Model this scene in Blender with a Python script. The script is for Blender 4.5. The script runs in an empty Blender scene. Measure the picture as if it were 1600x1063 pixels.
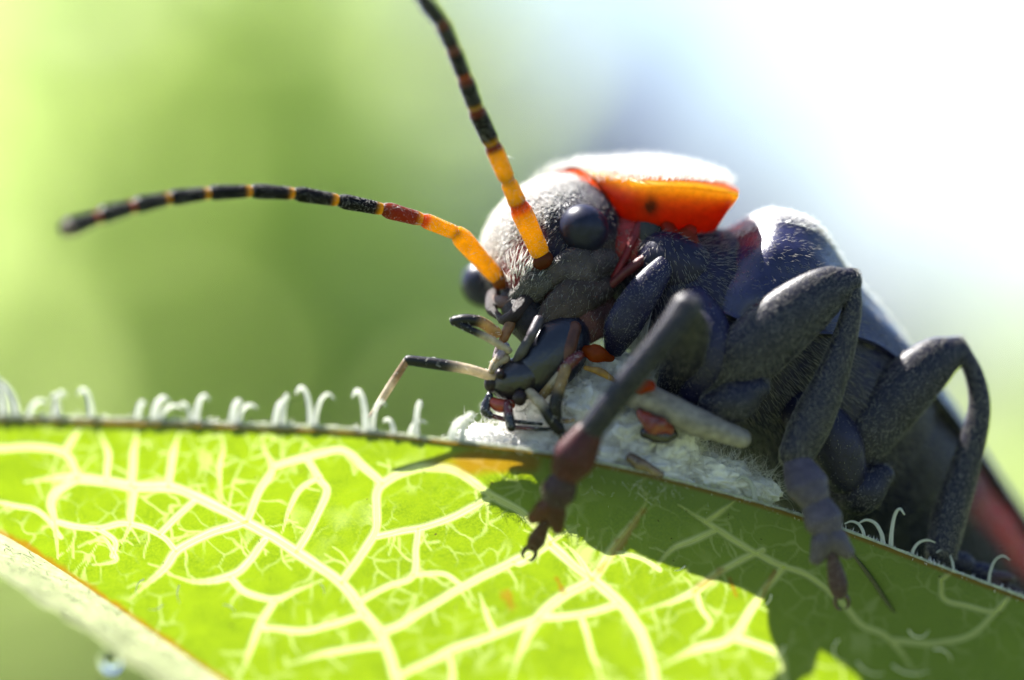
# A soldier beetle eating an aphid on the edge of a backlit leaf. 1 Blender unit = 1 mm.
import bpy, math, random
import numpy as np
from mathutils import Vector, Matrix, kdtree

sc = bpy.context.scene
COL = sc.collection
sc.unit_settings.system = 'METRIC'
sc.unit_settings.scale_length = 0.001
rng = np.random.default_rng(7)
random.seed(7)

# ------------------------------------------------------------------ camera
S = 0.01                 # mm per photograph pixel in the plane of focus
DIST = 60.0              # distance of the plane of focus
PITCH = math.radians(1.5)
CAM = np.array((0.0, 0.0, 400.0))
RT = np.array((1.0, 0.0, 0.0))
FW = np.array((0.0, math.cos(PITCH), math.sin(PITCH)))
UP = np.array((0.0, -math.sin(PITCH), math.cos(PITCH)))
cam = bpy.data.cameras.new('camera')
camo = bpy.data.objects.new('camera', cam); COL.objects.link(camo)
camo.location = CAM
camo.rotation_euler = (math.pi/2 + PITCH, 0, 0)
cam.sensor_width = 36.0
cam.lens = 36.0*DIST/(1600*S)
cam.clip_start = 1.0
cam.clip_end = 4.0e6
cam.dof.use_dof = True
cam.dof.focus_distance = DIST - 0.7
cam.dof.aperture_fstop = cam.lens*1e-3/5.0     # 5 mm opening
sc.camera = camo

# ------------------------------------------------------------------ light
TO_SUN = (-0.42, 0.85, 0.36)     # right, up, away
s_w = RT*TO_SUN[0] + UP*TO_SUN[1] + FW*TO_SUN[2]
s_w = s_w/np.linalg.norm(s_w)
SUN_EL = math.asin(s_w[2])
SUN_AZ = math.atan2(s_w[0], s_w[1])
world = bpy.data.worlds.new('World'); sc.world = world
world.use_nodes = True
wn = world.node_tree.nodes; wl = world.node_tree.links
bgn = wn['Background']
sky = wn.new('ShaderNodeTexSky')
sky.sky_type = 'NISHITA'
sky.sun_disc = False
sky.sun_elevation = SUN_EL
sky.sun_rotation = SUN_AZ
sky.air_density = 1.0
sky.dust_density = 0.8
sky.ozone_density = 2.0
wl.new(sky.outputs[0], bgn.inputs[0])
bgn.inputs[1].default_value = 0.05
sun = bpy.data.lights.new('sun', 'SUN')
sun.energy = 5.0
sun.angle = math.radians(0.53)
sun.color = (1.0, 0.96, 0.9)
suno = bpy.data.objects.new('sun', sun); COL.objects.link(suno)
suno.rotation_euler = Vector(s_w).to_track_quat('Z', 'Y').to_euler()
suno.location = (0, 60, 900)

sc.view_settings.view_transform = 'Standard'
sc.view_settings.look = 'None'
sc.view_settings.gamma = 1.0
sc.view_settings.exposure = 2.5
sc.render.engine = 'CYCLES'
sc.cycles.use_denoising = True
sc.cycles.max_bounces = 10
sc.cycles.diffuse_bounces = 6
sc.cycles.glossy_bounces = 3
sc.cycles.transmission_bounces = 6
sc.cycles.transparent_max_bounces = 12
sc.cycles.sample_clamp_indirect = 8.0
sc.cycles.use_adaptive_sampling = True
sc.cycles.adaptive_threshold = 0.01

# ------------------------------------------------------------------ helpers
def P(p):
    """photo pixel (u, v) and depth d behind the plane of focus (all in pixels) -> world, mm"""
    p = np.asarray(p, float)
    z = DIST + p[..., 2]*S
    k = S*z/DIST
    return (CAM + FW*z[..., None] + RT*((p[..., 0]-800)*k)[..., None]
            + UP*((531.5-p[..., 1])*k)[..., None])

def D(x, y, d):
    """direction right, down, away -> world"""
    v = RT*x - UP*y + FW*d
    return v
def unit(v):
    v = np.asarray(v, float)
    return v/np.maximum(np.linalg.norm(v, axis=-1, keepdims=True), 1e-12)

def _h(i, j, k, seed):
    n = (i*374761393 + j*668265263 + k*2147483647 + seed*1274126177) & 0x7fffffff
    n = ((n ^ (n >> 13))*1274126177) & 0x7fffffff
    n = n ^ (n >> 16)
    return (n & 0xffff)/65535.0
def noise(p, scale=1.0, seed=0, octaves=1):
    """value noise about -1..1 at points p (n,3)"""
    p = np.asarray(p, float)
    tot = np.zeros(p.shape[:-1]); amp = 1.0; norm = 0
    for o in range(octaves):
        q = p*(scale*2**o) + 1000.5 + 17.3*o
        i = np.floor(q).astype(np.int64); f = q-i; f = f*f*(3-2*f)
        r = 0
        for a in (0, 1):
            for b in (0, 1):
                for c in (0, 1):
                    w = (f[..., 0] if a else 1-f[..., 0])*(f[..., 1] if b else 1-f[..., 1])*(f[..., 2] if c else 1-f[..., 2])
                    r = r + w*_h(i[..., 0]+a, i[..., 1]+b, i[..., 2]+c, seed+o)
        tot += amp*(r*2-1); norm += amp; amp *= 0.5
    return tot/norm
def sstep(a, b, x):
    t = np.clip((np.asarray(x, float)-a)/(b-a), 0, 1)
    return t*t*(3-2*t)

def catmull(pts, n):
    """resample a control polyline (k, m) to n points, Catmull-Rom"""
    pts = np.asarray(pts, float)
    if len(pts) == 2:
        t = np.linspace(0, 1, n)[:, None]
        return pts[0]*(1-t)+pts[1]*t
    ext = np.vstack([2*pts[0]-pts[1], pts, 2*pts[-1]-pts[-2]])
    t = np.linspace(0, len(pts)-1, n)
    i = np.minimum(t.astype(int), len(pts)-2); f = (t-i)[:, None]
    p0, p1, p2, p3 = ext[i], ext[i+1], ext[i+2], ext[i+3]
    return 0.5*((2*p1)+(-p0+p2)*f+(2*p0-5*p1+4*p2-p3)*f**2+(-p0+3*p1-3*p2+p3)*f**3)

def grid_faces(nr, nc, wrap=False):
    r = np.arange(nr-1)[:, None]; c = np.arange(nc if wrap else nc-1)[None, :]
    c2 = (c+1) % nc
    return np.stack([r*nc+c, r*nc+c2, (r+1)*nc+c2, (r+1)*nc+c], -1).reshape(-1, 4)

def merge(parts):
    V = []; F = []; n = 0
    for v, f in parts:
        V.append(v); F.append(np.asarray(f)+n); n += len(v)
    w = max(f.shape[1] for f in F)
    F = [np.hstack([f, f[:, -1:]]) if f.shape[1] < w else f for f in F]
    return np.vstack(V), np.vstack(F)

def frames(C, ref=None):
    T = np.gradient(C, axis=0); T = unit(T)
    if ref is None:
        ref = np.array((0.31, -0.52, 0.79))
    N = np.empty_like(T)
    n = ref - T[0]*np.dot(ref, T[0])
    if np.linalg.norm(n) < 1e-3:
        n = np.cross(T[0], (1, 0, 0))
    N[0] = unit(n)
    for i in range(1, len(T)):
        n = N[i-1]-T[i]*np.dot(N[i-1], T[i])
        N[i] = unit(n)
    return T, N, np.cross(T, N)

def tube(pts, rad, sides=14, sub=7, flat=1.0, ref=None, cap=(True, True), world_pts=False, rough=0.0, seed=0):
    """round-ended tapering tube. pts (k,3) pixels+depth, rad (k) pixels. flat: width/height ratio about ref"""
    pts = np.asarray(pts, float)
    W = pts if world_pts else P(pts)
    rad = np.asarray(rad, float)*S
    n = max(4, (len(pts)-1)*sub+1)
    C = catmull(W, n)
    R = np.maximum(catmull(np.stack([rad]*3, 1), n)[:, 0], 1e-5)
    T, N, B = frames(C, ref)
    if cap[0]:
        a = np.radians((8, 30, 55))[:, None]
        add = C[0]-T[0]*R[0]*np.cos(a)*0.9
        C = np.vstack([add, C]); R = np.concatenate([R[0]*np.sin(a[:, 0]), R])
        N = np.vstack([np.repeat(N[:1], 3, 0), N]); B = np.vstack([np.repeat(B[:1], 3, 0), B])
        T = np.vstack([np.repeat(T[:1], 3, 0), T])
    if cap[1]:
        a = np.radians((55, 30, 8))[:, None]
        add = C[-1]+T[-1]*R[-1]*np.cos(a)*0.9
        C = np.vstack([C, add]); R = np.concatenate([R, R[-1]*np.sin(a[:, 0])])
        N = np.vstack([N, np.repeat(N[-1:], 3, 0)]); B = np.vstack([B, np.repeat(B[-1:], 3, 0)])
    th = np.linspace(0, 2*math.pi, sides, endpoint=False)
    V = (C[:, None] + N[:, None]*(np.cos(th)[None, :, None]*R[:, None, None]*flat)
         + B[:, None]*(np.sin(th)[None, :, None]*R[:, None, None]))
    if rough:
        q = V.reshape(-1, 3)
        k = 1+rough*noise(q, 6.0, seed, 2)
        V = C[:, None]+(V-C[:, None])*k.reshape(V.shape[:2])[..., None]
    V = V.reshape(-1, 3)
    F = grid_faces(len(C), sides, True)[:, ::-1]
    n0 = len(V)
    V = np.vstack([V, C[:1], C[-1:]])
    i = np.arange(sides); j = (i+1) % sides
    c0 = np.stack([np.full(sides, n0), i, j, j], 1)
    L = n0-sides
    c1 = np.stack([np.full(sides, n0+1), L+j, L+i, L+i], 1)
    return V, np.vstack([F, c0, c1])

def ball(c, ax, rad, nu=32, nv=20, fn=None, rough=0.0, seed=0, rscale=4.0):
    """ellipsoid at pixel c with axes ax (3 directions right/down/away) and half-axes rad (pixels). fn edits the unit sphere"""
    ph = np.linspace(0.04, math.pi-0.04, nv); th = np.linspace(0, 2*math.pi, nu, endpoint=False)
    u = np.stack(np.broadcast_arrays(np.cos(th)[None]*np.sin(ph)[:, None], np.sin(th)[None]*np.sin(ph)[:, None], np.cos(ph)[:, None]), -1).reshape(-1, 3)
    u = np.vstack([u, [[0, 0, 1]], [[0, 0, -1]]])
    q = u.copy()
    if fn is not None:
        q = fn(q)
    if rough:
        q = q*(1+rough*noise(u, rscale, seed, 3))[:, None]
    A = np.array([unit(D(*a)) for a in ax])
    V = P(np.asarray(c, float)) + (q*np.asarray(rad, float)*S) @ A
    F = grid_faces(nv, nu, True)
    n0 = nu*nv; i = np.arange(nu); j = (i+1) % nu; L = n0-nu
    F = np.vstack([F, np.stack([np.full(nu, n0), j, i, i], 1), np.stack([np.full(nu, n0+1), L+i, L+j, L+j], 1)])
    # outward winding
    a, b, d = V[F[5, 0]], V[F[5, 1]], V[F[5, 2]]
    if np.dot(np.cross(b-a, d-a), a-V[:n0].mean(0)) < 0:
        F = F[:, ::-1].copy()
        F[-2*nu:] = np.roll(F[-2*nu:], -1, axis=1)
        F = np.where(False, F, F)
    return V, F, u

def make_mesh(name, V, F, smooth=True):
    me = bpy.data.meshes.new(name)
    V = np.asarray(V, np.float32); F = np.asarray(F)
    if F.shape[1] == 4:
        tri = (F[:, 3] == F[:, 2]) | (F[:, 3] == F[:, 0])
        first = F[:, 0] == F[:, 1]
        F = F.copy()
        if first.any():
            F[first] = np.roll(F[first], -1, axis=1); tri = tri | first
        cnt = np.where(tri, 3, 4)
        mask = np.ones(F.shape, bool); mask[tri, 3] = False
        loops = F[mask]
    else:
        cnt = np.full(len(F), 3); loops = F.reshape(-1)
    me.vertices.add(len(V)); me.vertices.foreach_set('co', V.reshape(-1))
    me.loops.add(len(loops)); me.loops.foreach_set('vertex_index', loops.astype(np.int32))
    me.polygons.add(len(cnt))
    start = np.concatenate([[0], np.cumsum(cnt)[:-1]]).astype(np.int32)
    me.polygons.foreach_set('loop_start', start)
    me.polygons.foreach_set('use_smooth', np.full(len(cnt), smooth, bool))
    me.update(calc_edges=True); me.validate()
    return me

def obj(name, geo, mat, parent=None, col=None, attrs=None, smooth=True, kind=None, label=None):
    V, F = geo[0], geo[1]
    O = ORIG.get(parent.name if parent else None)
    if O is None:
        O = np.zeros(3)
    me = make_mesh(name, V-O, F, smooth)
    if col is not None:
        c = np.asarray(col, float)
        if c.ndim == 1:
            c = np.repeat(c[None], len(V), 0)
        a = me.color_attributes.new('col', 'FLOAT_COLOR', 'POINT')
        a.data.foreach_set('color', np.hstack([c, np.ones((len(V), 1))]).astype(np.float32).reshape(-1))
    for k, v in (attrs or {}).items():
        a = me.attributes.new(k, 'FLOAT', 'POINT')
        a.data.foreach_set('value', np.asarray(v, np.float32))
    me.materials.append(mat)
    o = bpy.data.objects.new(name, me); COL.objects.link(o)
    if parent:
        o.parent = parent
        ORIG[o.name] = O
    if kind: o['kind'] = kind
    if label: o['label'] = label
    return o
ORIG = {}
def thing(name, label, cat, loc, group=None):
    o = bpy.data.objects.new(name, None); COL.objects.link(o)
    o.empty_display_size = 0.5
    o.location = tuple(loc); ORIG[o.name] = np.asarray(loc, float)
    o['label'] = label; o['category'] = cat
    if group: o['group'] = group
    return o

def hair(geo, n, length, rad=0.55, lay=None, lift=0.5, curl=0.25, jit=0.25, where=None, seed=1, segs=2):
    """n fine tapering hairs rooted on a surface; lay: direction they lean (world) or function of root"""
    r = np.random.default_rng(seed)
    V, F = np.asarray(geo[0], float), np.asarray(geo[1])
    T = np.vstack([F[:, :3], F[:, [0, 2, 3]]]) if F.shape[1] == 4 else F
    a, b, c = V[T[:, 0]], V[T[:, 1]], V[T[:, 2]]
    cr = np.cross(b-a, c-a); ar = np.linalg.norm(cr, axis=1)
    if where is not None:
        ar = ar*where((a+b+c)/3)
    ar = np.where(np.isfinite(ar), ar, 0)
    k = r.choice(len(T), n, p=ar/ar.sum())
    s, t = r.random(n), r.random(n)
    m = s+t > 1; s[m] = 1-s[m]; t[m] = 1-t[m]
    root = a[k]+(b[k]-a[k])*s[:, None]+(c[k]-a[k])*t[:, None]
    nrm = unit(cr[k])
    L = lay(root) if callable(lay) else (np.zeros(3) if lay is None else np.asarray(lay, float))
    L = np.broadcast_to(L, root.shape)
    L = L - nrm*np.sum(L*nrm, 1)[:, None]
    d0 = unit(nrm*lift + unit(L)*(1-lift) + r.normal(0, jit, (n, 3)))
    d1 = unit(d0 + unit(L)*curl + r.normal(0, jit*0.6, (n, 3)))
    ln = length*S*r.uniform(0.55, 1.25, n)[:, None]
    e1 = unit(np.cross(d0, r.normal(0, 1, (n, 3)))); e2 = np.cross(d0, e1)
    rings = []
    for q, (f, w) in enumerate(((0.0, 1.0), (0.55, 0.75))):
        c0 = root - nrm*0.004 + d0*ln*f
        for ang in (0, 2.094, 4.189):
            rings.append(c0 + (e1*math.cos(ang)+e2*math.sin(ang))*(rad*S*w))
    tip = root + d0*ln*0.55 + d1*ln*0.45
    rings.append(tip)
    VV = np.stack(rings, 1).reshape(-1, 3)
    base = np.array([[0, 1, 4], [0, 4, 3], [1, 2, 5], [1, 5, 4], [2, 0, 3], [2, 3, 5], [3, 4, 6], [4, 5, 6], [5, 3, 6]])
    FF = (np.arange(n)[:, None, None]*7 + base[None]).reshape(-1, 3)
    return VV, FF

# ------------------------------------------------------------------ materials
def new_mat(name):
    m = bpy.data.materials.new(name); m.use_nodes = True
    nt = m.node_tree; nt.nodes.clear()
    out = nt.nodes.new('ShaderNodeOutputMaterial')
    return m, nt, out
def N_(nt, t, **kw):
    n = nt.nodes.new(t)
    for k, v in kw.items():
        if k in n.inputs: n.inputs[k].default_value = v
        else: setattr(n, k, v)
    return n
def noise_fac(nt, scale, detail=4, lo=0.35, hi=0.65, rough=0.55):
    tc = nt.nodes.new('ShaderNodeNewGeometry')
    n = N_(nt, 'ShaderNodeTexNoise', Scale=scale, Detail=detail, Roughness=rough)
    nt.links.new(tc.outputs['Position'], n.inputs['Vector'])
    mr = N_(nt, 'ShaderNodeMapRange')
    mr.inputs[1].default_value = lo; mr.inputs[2].default_value = hi
    nt.links.new(n.outputs['Fac'], mr.inputs[0])
    return mr.outputs[0]
def mixcol(nt, fac, a, b, mode='MIX'):
    m = nt.nodes.new('ShaderNodeMix'); m.data_type = 'RGBA'; m.blend_type = mode
    for s, v in ((m.inputs[0], fac), (m.inputs[6], a), (m.inputs[7], b)):
        if hasattr(v, 'is_output'): nt.links.new(v, s)
        elif isinstance(v, (int, float)): s.default_value = v
        else: s.default_value = (*v, 1) if len(v) == 3 else v
    return m.outputs[2]
def attr(nt, name, out='Color'):
    a = nt.nodes.new('ShaderNodeAttribute'); a.attribute_name = name
    return a.outputs[out]
def bump(nt, scale, strength, dist=0.02, detail=5):
    f = noise_fac(nt, scale, detail, 0.2, 0.8, 0.65)
    b = N_(nt, 'ShaderNodeBump', Strength=strength, Distance=dist)
    nt.links.new(f, b.inputs['Height'])
    return b.outputs[0]

def chitin(name, rough=0.4, bscale=14, bstr=0.5, sheen=0.25, spec=0.5, trans=0.0, coat=0.0, mott=0.6):
    """insect cuticle; colour comes from the mesh attribute col"""
    m, nt, out = new_mat(name)
    c = attr(nt, 'col')
    f = noise_fac(nt, 9.0, 5)
    dark = mixcol(nt, 1.0, c, (mott, mott, mott*1.08), 'MULTIPLY')
    base = mixcol(nt, f, dark, c)
    p = N_(nt, 'ShaderNodeBsdfPrincipled', Roughness=rough)
    p.inputs['Specular IOR Level'].default_value = spec
    p.inputs['Sheen Weight'].default_value = sheen
    p.inputs['Sheen Roughness'].default_value = 0.4
    p.inputs['Sheen Tint'].default_value = (0.45, 0.42, 0.95, 1)
    p.inputs['Coat Weight'].default_value = coat
    p.inputs['Coat Roughness'].default_value = 0.15
    nt.links.new(base, p.inputs['Base Color'])
    if bstr:
        nt.links.new(bump(nt, bscale, bstr), p.inputs['Normal'])
    sh = p.outputs[0]
    if trans:
        t = nt.nodes.new('ShaderNodeBsdfTranslucent'); nt.links.new(base, t.inputs[0])
        mx = N_(nt, 'ShaderNodeMixShader'); mx.inputs[0].default_value = trans
        nt.links.new(sh, mx.inputs[1]); nt.links.new(t.outputs[0], mx.inputs[2]); sh = mx.outputs[0]
    nt.links.new(sh, out.inputs[0])
    return m

def hair_mat(name, colr, trans=0.5, rough=0.4):
    m, nt, out = new_mat(name)
    d = N_(nt, 'ShaderNodeBsdfPrincipled', Roughness=rough); d.inputs['Base Color'].default_value = (*colr, 1)
    t = nt.nodes.new('ShaderNodeBsdfTranslucent'); t.inputs[0].default_value = (*colr, 1)
    mx = N_(nt, 'ShaderNodeMixShader'); mx.inputs[0].default_value = trans
    nt.links.new(d.outputs[0], mx.inputs[1]); nt.links.new(t.outputs[0], mx.inputs[2])
    nt.links.new(mx.outputs[0], out.inputs[0])
    return m

M_DARK = chitin('dark cuticle', 0.4, 24, 0.25, 0.0, 0.22)
M_HEAD = chitin('head cuticle', 0.36, 30, 1.0, 0.0, 0.25)
M_ELY = chitin('elytron cuticle', 0.3, 14, 0.3, 0.0, 0.3, coat=0.25)
M_EYE = chitin('eye', 0.34, 60, 0.1, 0.0, 0.2)
M_AMBER = chitin('amber cuticle', 0.32, 18, 0.15, 0.0, 0.4, trans=0.8, mott=0.85)
M_GLOSS = chitin('glossy cuticle', 0.2, 22, 0.3, 0.05, 0.5)
M_PALE = chitin('pale cuticle', 0.4, 20, 0.3, 0.1, 0.5, trans=0.5)
M_HAIR = hair_mat('grey hair', (0.50, 0.48, 0.45), 0.7, 0.3)
M_WHAIR = hair_mat('white hair', (0.78, 0.77, 0.74), 0.5)
M_LEGHAIR = hair_mat('leg hair', (0.40, 0.38, 0.35), 0.55, 0.35)
M_HIGHLIGHT = hair_mat('highlight hair', (0.90, 0.88, 0.86), 0.3, 0.3)  # whiter hair that paints sunlit highlights on the dark cuticle
M_GHAIR = hair_mat('golden hair', (0.55, 0.42, 0.22), 0.5)
M_LHAIR = hair_mat('leaf hair', (0.66, 0.67, 0.62), 0.75)
M_WOOL = hair_mat('white wool', (0.86, 0.85, 0.83), 0.45, 0.6)

def leaf_mat():
    m, nt, out = new_mat('leaf blade')
    vein = attr(nt, 'vein', 'Fac'); brown = attr(nt, 'brown', 'Fac')
    f = noise_fac(nt, 2.2, 6, 0.36, 0.64); g = noise_fac(nt, 22, 3, 0.3, 0.7)
    tc = mixcol(nt, f, (0.062, 0.105, 0.0006), (0.105, 0.160, 0.001))
    tc = mixcol(nt, g, tc, (0.115, 0.165, 0.0015))
    tc2 = mixcol(nt, 0.5, tc, tc)
    tcol = mixcol(nt, vein, tc2, (0.40, 0.44, 0.19))
    tcol = mixcol(nt, brown, tcol, (0.15, 0.06, 0.003))
    spots = noise_fac(nt, 7.0, 2, 0.735, 0.76)
    tcol = mixcol(nt, spots, tcol, (0.05, 0.05, 0.01))
    rc = mixcol(nt, vein, (0.13, 0.195, 0.075), (0.28, 0.32, 0.19))
    rc = mixcol(nt, brown, rc, (0.16, 0.07, 0.02))
    rc = mixcol(nt, spots, rc, (0.02, 0.015, 0.01))
    b = bump(nt, 30, 0.35, 0.015)
    d = N_(nt, 'ShaderNodeBsdfPrincipled', Roughness=0.5)
    d.inputs['Specular IOR Level'].default_value = 0.35
    t = nt.nodes.new('ShaderNodeBsdfTranslucent')
    mx = N_(nt, 'ShaderNodeMixShader'); mx.inputs[0].default_value = 0.62
    nt.links.new(rc, d.inputs['Base Color']); nt.links.new(tcol, t.inputs[0])
    nt.links.new(b, d.inputs['Normal']); nt.links.new(b, t.inputs['Normal'])
    nt.links.new(d.outputs[0], mx.inputs[1]); nt.links.new(t.outputs[0], mx.inputs[2])
    nt.links.new(mx.outputs[0], out.inputs[0])
    return m
M_LEAF = leaf_mat()
def vein_mat():
    m, nt, out = new_mat('leaf vein')
    f = noise_fac(nt, 8.0, 4)
    c = mixcol(nt, f, (0.72, 0.80, 0.38), (0.85, 0.88, 0.60))
    d = N_(nt, 'ShaderNodeBsdfPrincipled', Roughness=0.4)
    t = nt.nodes.new('ShaderNodeBsdfTranslucent'); tr = nt.nodes.new('ShaderNodeBsdfTransparent')
    tr.inputs[0].default_value = (0.97, 0.98, 0.85, 1)
    nt.links.new(c, d.inputs['Base Color']); nt.links.new(c, t.inputs[0])
    a = N_(nt, 'ShaderNodeMixShader'); a.inputs[0].default_value = 0.6
    nt.links.new(d.outputs[0], a.inputs[1]); nt.links.new(t.outputs[0], a.inputs[2])
    b = N_(nt, 'ShaderNodeMixShader'); b.inputs[0].default_value = 0.84
    nt.links.new(a.outputs[0], b.inputs[1]); nt.links.new(tr.outputs[0], b.inputs[2])
    nt.links.new(b.outputs[0], out.inputs[0])
    return m
M_VEIN = vein_mat()
def plain_leaf_mat(name, refl, tran, mix=0.5):
    m, nt, out = new_mat(name)
    f = noise_fac(nt, 0.03, 4)
    d = N_(nt, 'ShaderNodeBsdfPrincipled', Roughness=0.5)
    t = nt.nodes.new('ShaderNodeBsdfTranslucent')
    nt.links.new(mixcol(nt, f, refl, tuple(x*1.5 for x in refl)), d.inputs['Base Color'])
    nt.links.new(mixcol(nt, f, tran, tuple(x*1.2 for x in tran)), t.inputs[0])
    mx = N_(nt, 'ShaderNodeMixShader'); mx.inputs[0].default_value = mix
    nt.links.new(d.outputs[0], mx.inputs[1]); nt.links.new(t.outputs[0], mx.inputs[2])
    nt.links.new(mx.outputs[0], out.inputs[0])
    return m
M_BUSH = plain_leaf_mat('bush leaf', (0.11, 0.14, 0.06), (0.56, 0.67, 0.27), 0.6)
M_BUSH2 = plain_leaf_mat('olive bush leaf', (0.08, 0.082, 0.065), (0.13, 0.135, 0.10))
M_STEM = plain_leaf_mat('stem', (0.10, 0.15, 0.05), (0.2, 0.3, 0.05), 0.2)
def ground_mat():
    m, nt, out = new_mat('meadow')
    f = noise_fac(nt, 0.004, 6); g = noise_fac(nt, 0.0006, 4)
    c = mixcol(nt, f, (0.035, 0.06, 0.012), (0.06, 0.095, 0.02))
    c = mixcol(nt, g, c, (0.08, 0.10, 0.03))
    d = N_(nt, 'ShaderNodeBsdfPrincipled', Roughness=0.8)
    nt.links.new(c, d.inputs['Base Color']); nt.links.new(d.outputs[0], out.inputs[0])
    return m
M_GROUND = ground_mat()
def drop_mat():
    m, nt, out = new_mat('water drop')
    g = N_(nt, 'ShaderNodeBsdfGlass', Roughness=0.02, IOR=1.33)
    nt.links.new(g.outputs[0], out.inputs[0])
    return m
M_DROP = drop_mat()

# ================================================================== setting
def ground():
    R = 1.5e6
    xs = np.concatenate([[-R, -2e5, -3e4, -6000], np.linspace(-2000, 2000, 41), [6000, 3e4, 2e5, R]])
    X, Y = np.meshgrid(xs, xs)
    p = np.stack([X, Y, np.zeros_like(X)], -1).reshape(-1, 3)
    near = np.exp(-(p[:, 0]**2+p[:, 1]**2)/3e6)
    p[:, 2] = 14*noise(p, 0.004, 3, 2)*near - 10
    o = obj('meadow', (p, grid_faces(len(xs), len(xs))), M_GROUND)
    o['kind'] = 'structure'
ground()

def leaf_cloud(n, sampler, size, seed):
    """n small pointed folded leaves; sampler(r, n) -> centres"""
    r = np.random.default_rng(seed)
    c = sampler(r, n)
    a = unit(r.normal(0, 1, (n, 3))+np.array((0, 0, 0.1)))
    b = unit(np.cross(a, r.normal(0, 1, (n, 3))+np.array((0, 0, 1.5))))
    nn = np.cross(a, b)
    L = size*r.uniform(0.6, 1.3, n)[:, None]; W = L*0.3
    pts = [c-a*L*.5, c-a*L*.1+b*W+nn*L*.08, c+a*L*.5-nn*L*.1, c-a*L*.1-b*W+nn*L*.08, c-a*L*.1, c+a*L*.2-nn*L*.02]
    V = np.stack(pts, 1).reshape(-1, 3)
    base = np.array([[0, 4, 1, 1], [1, 4, 5, 5], [1, 5, 2, 2], [0, 3, 4, 4], [3, 5, 4, 4], [3, 2, 5, 5]])
    return V, (np.arange(n)[:, None, None]*6+base[None]).reshape(-1, 4)

def bush(label, dist, outline, depth, n, size, mat, seed):
    """leafy bush: outline is its silhouette in photo pixels at that distance, filled with leaves to a real thickness"""
    k = dist/DIST*S
    out = np.asarray(outline, float)
    base_x = (out[:, 0].mean()-800)*k
    base = CAM*0 + np.array((base_x, dist, 0.0))
    b = thing('bush', label, 'bush', base, 'blurred bushes behind the leaf')
    def inside(x, y):
        c = np.zeros(len(x), bool); j = len(out)-1
        for i in range(len(out)):
            xi, yi = out[i]; xj, yj = out[j]
            hit = ((yi > y) != (yj > y)) & (x < (xj-xi)*(y-yi)/(yj-yi+1e-9)+xi)
            c ^= hit; j = i
        return c
    def samp(r, n):
        got = []; tot = 0
        lo, hi = out.min(0), out.max(0)
        while tot < n:
            q = r.uniform(lo, hi, (n*2, 2)); q = q[inside(q[:, 0], q[:, 1])]
            got.append(q); tot += len(q)
        q = np.vstack(got)[:n]
        dd = r.uniform(-depth/2, depth/2, n)
        w = CAM + FW*dist + RT*((q[:, 0]-800)*k)[:, None] + UP*((531.5-q[:, 1])*k)[:, None] + np.array((0, 1, 0))*dd[:, None]
        w[:, 2] = np.maximum(w[:, 2], 4)
        return w
    crown = leaf_cloud(n, samp, size, seed)
    obj('crown', crown, mat, b, kind='stuff')
    cx = crown[0].mean(0)
    r = np.random.default_rng(seed+5)
    for i in range(4):
        e = cx + np.array((r.normal(0, .12*(out[:, 0].max()-out[:, 0].min())*k), r.uniform(-.3, .3)*depth, r.uniform(-20, 40)))
        s = base + np.array((r.uniform(-12, 12), r.uniform(-10, 10), -5.0))
        mid = (s+e)/2 + r.normal(0, 8, 3)
        obj('stem', tube([s, mid, e], np.array((420, 300, 120)), 8, 6, world_pts=True), M_STEM, b)
    return b
bush('bright green blurred bush behind the pale antenna tip', 560,
     [(-2600, 300), (-1400, 380), (-250, 160), (20, -160), (160, -450), (560, -450), (640, -100), (720, 200), (820, 420), (1000, 600), (1000, 4600), (-2600, 4600)], 160, 6200, 30, M_BUSH, 11)
bush('olive grey blurred bush higher up behind the bright bush', 900,
     [(-2200, -500), (-900, -700), (330, -700), (200, 100), (100, 400), (100, 3300), (-2200, 3300)], 200, 6500, 38, M_BUSH2, 12)
bush('low green blurred bush beyond the end of the beetle', 620,
     [(1000, 860), (1300, 780), (1480, 670), (1700, 560), (2300, 500), (3000, 560), (3000, 3800), (1000, 3800)], 160, 4200, 32, M_BUSH, 13)

M_SAGE = plain_leaf_mat('sage leaf', (0.12, 0.12, 0.20), (0.11, 0.11, 0.20))
bush('sparse lavender grey blurred shrub below the white sky', 700,
     [(700, -250), (830, -80), (1000, 120), (1250, 300), (1600, 430), (1900, 500), (2900, 560), (2900, 2400), (800, 2400), (760, 300)], 140, 1700, 26, M_SAGE, 14)

# ================================================================== leaf
TOP = np.array([(-420, 738, -300), (-330, 690, -296), (-200, 660, -290), (0, 655, -275), (200, 660, -255), (400, 668, -232), (550, 674, -212),
                (700, 690, -190), (850, 708, -165), (1000, 737, -140), (1150, 777, -118), (1250, 806, -100), (1330, 833, -84),
                (1450, 880, -58), (1600, 935, -28), (1900, 1040, 30), (2300, 1170, 110), (2600, 1300, 180)], float)
BOT = np.array([(-420, 742), (-330, 745), (-200, 760), (0, 830), (100, 893), (200, 962), (350, 1066), (600, 1230), (1000, 1440),
                (1500, 1590), (2000, 1610), (2400, 1490), (2600, 1304)], float)
SLOPE = 0.9
def vT(u): return np.interp(u, TOP[:, 0], TOP[:, 1])
def vB(u): return np.interp(u, BOT[:, 0], BOT[:, 1])
def smooth_interp(u, xs, ys):
    x = np.linspace(xs[0], xs[-1], 600)
    y = np.interp(x, xs, ys)
    k = np.hanning(41); k /= k.sum()
    yp = np.concatenate([np.full(20, y[0]), y, np.full(20, y[-1])])
    return np.interp(u, x, np.convolve(yp, k, 'valid'))
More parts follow.
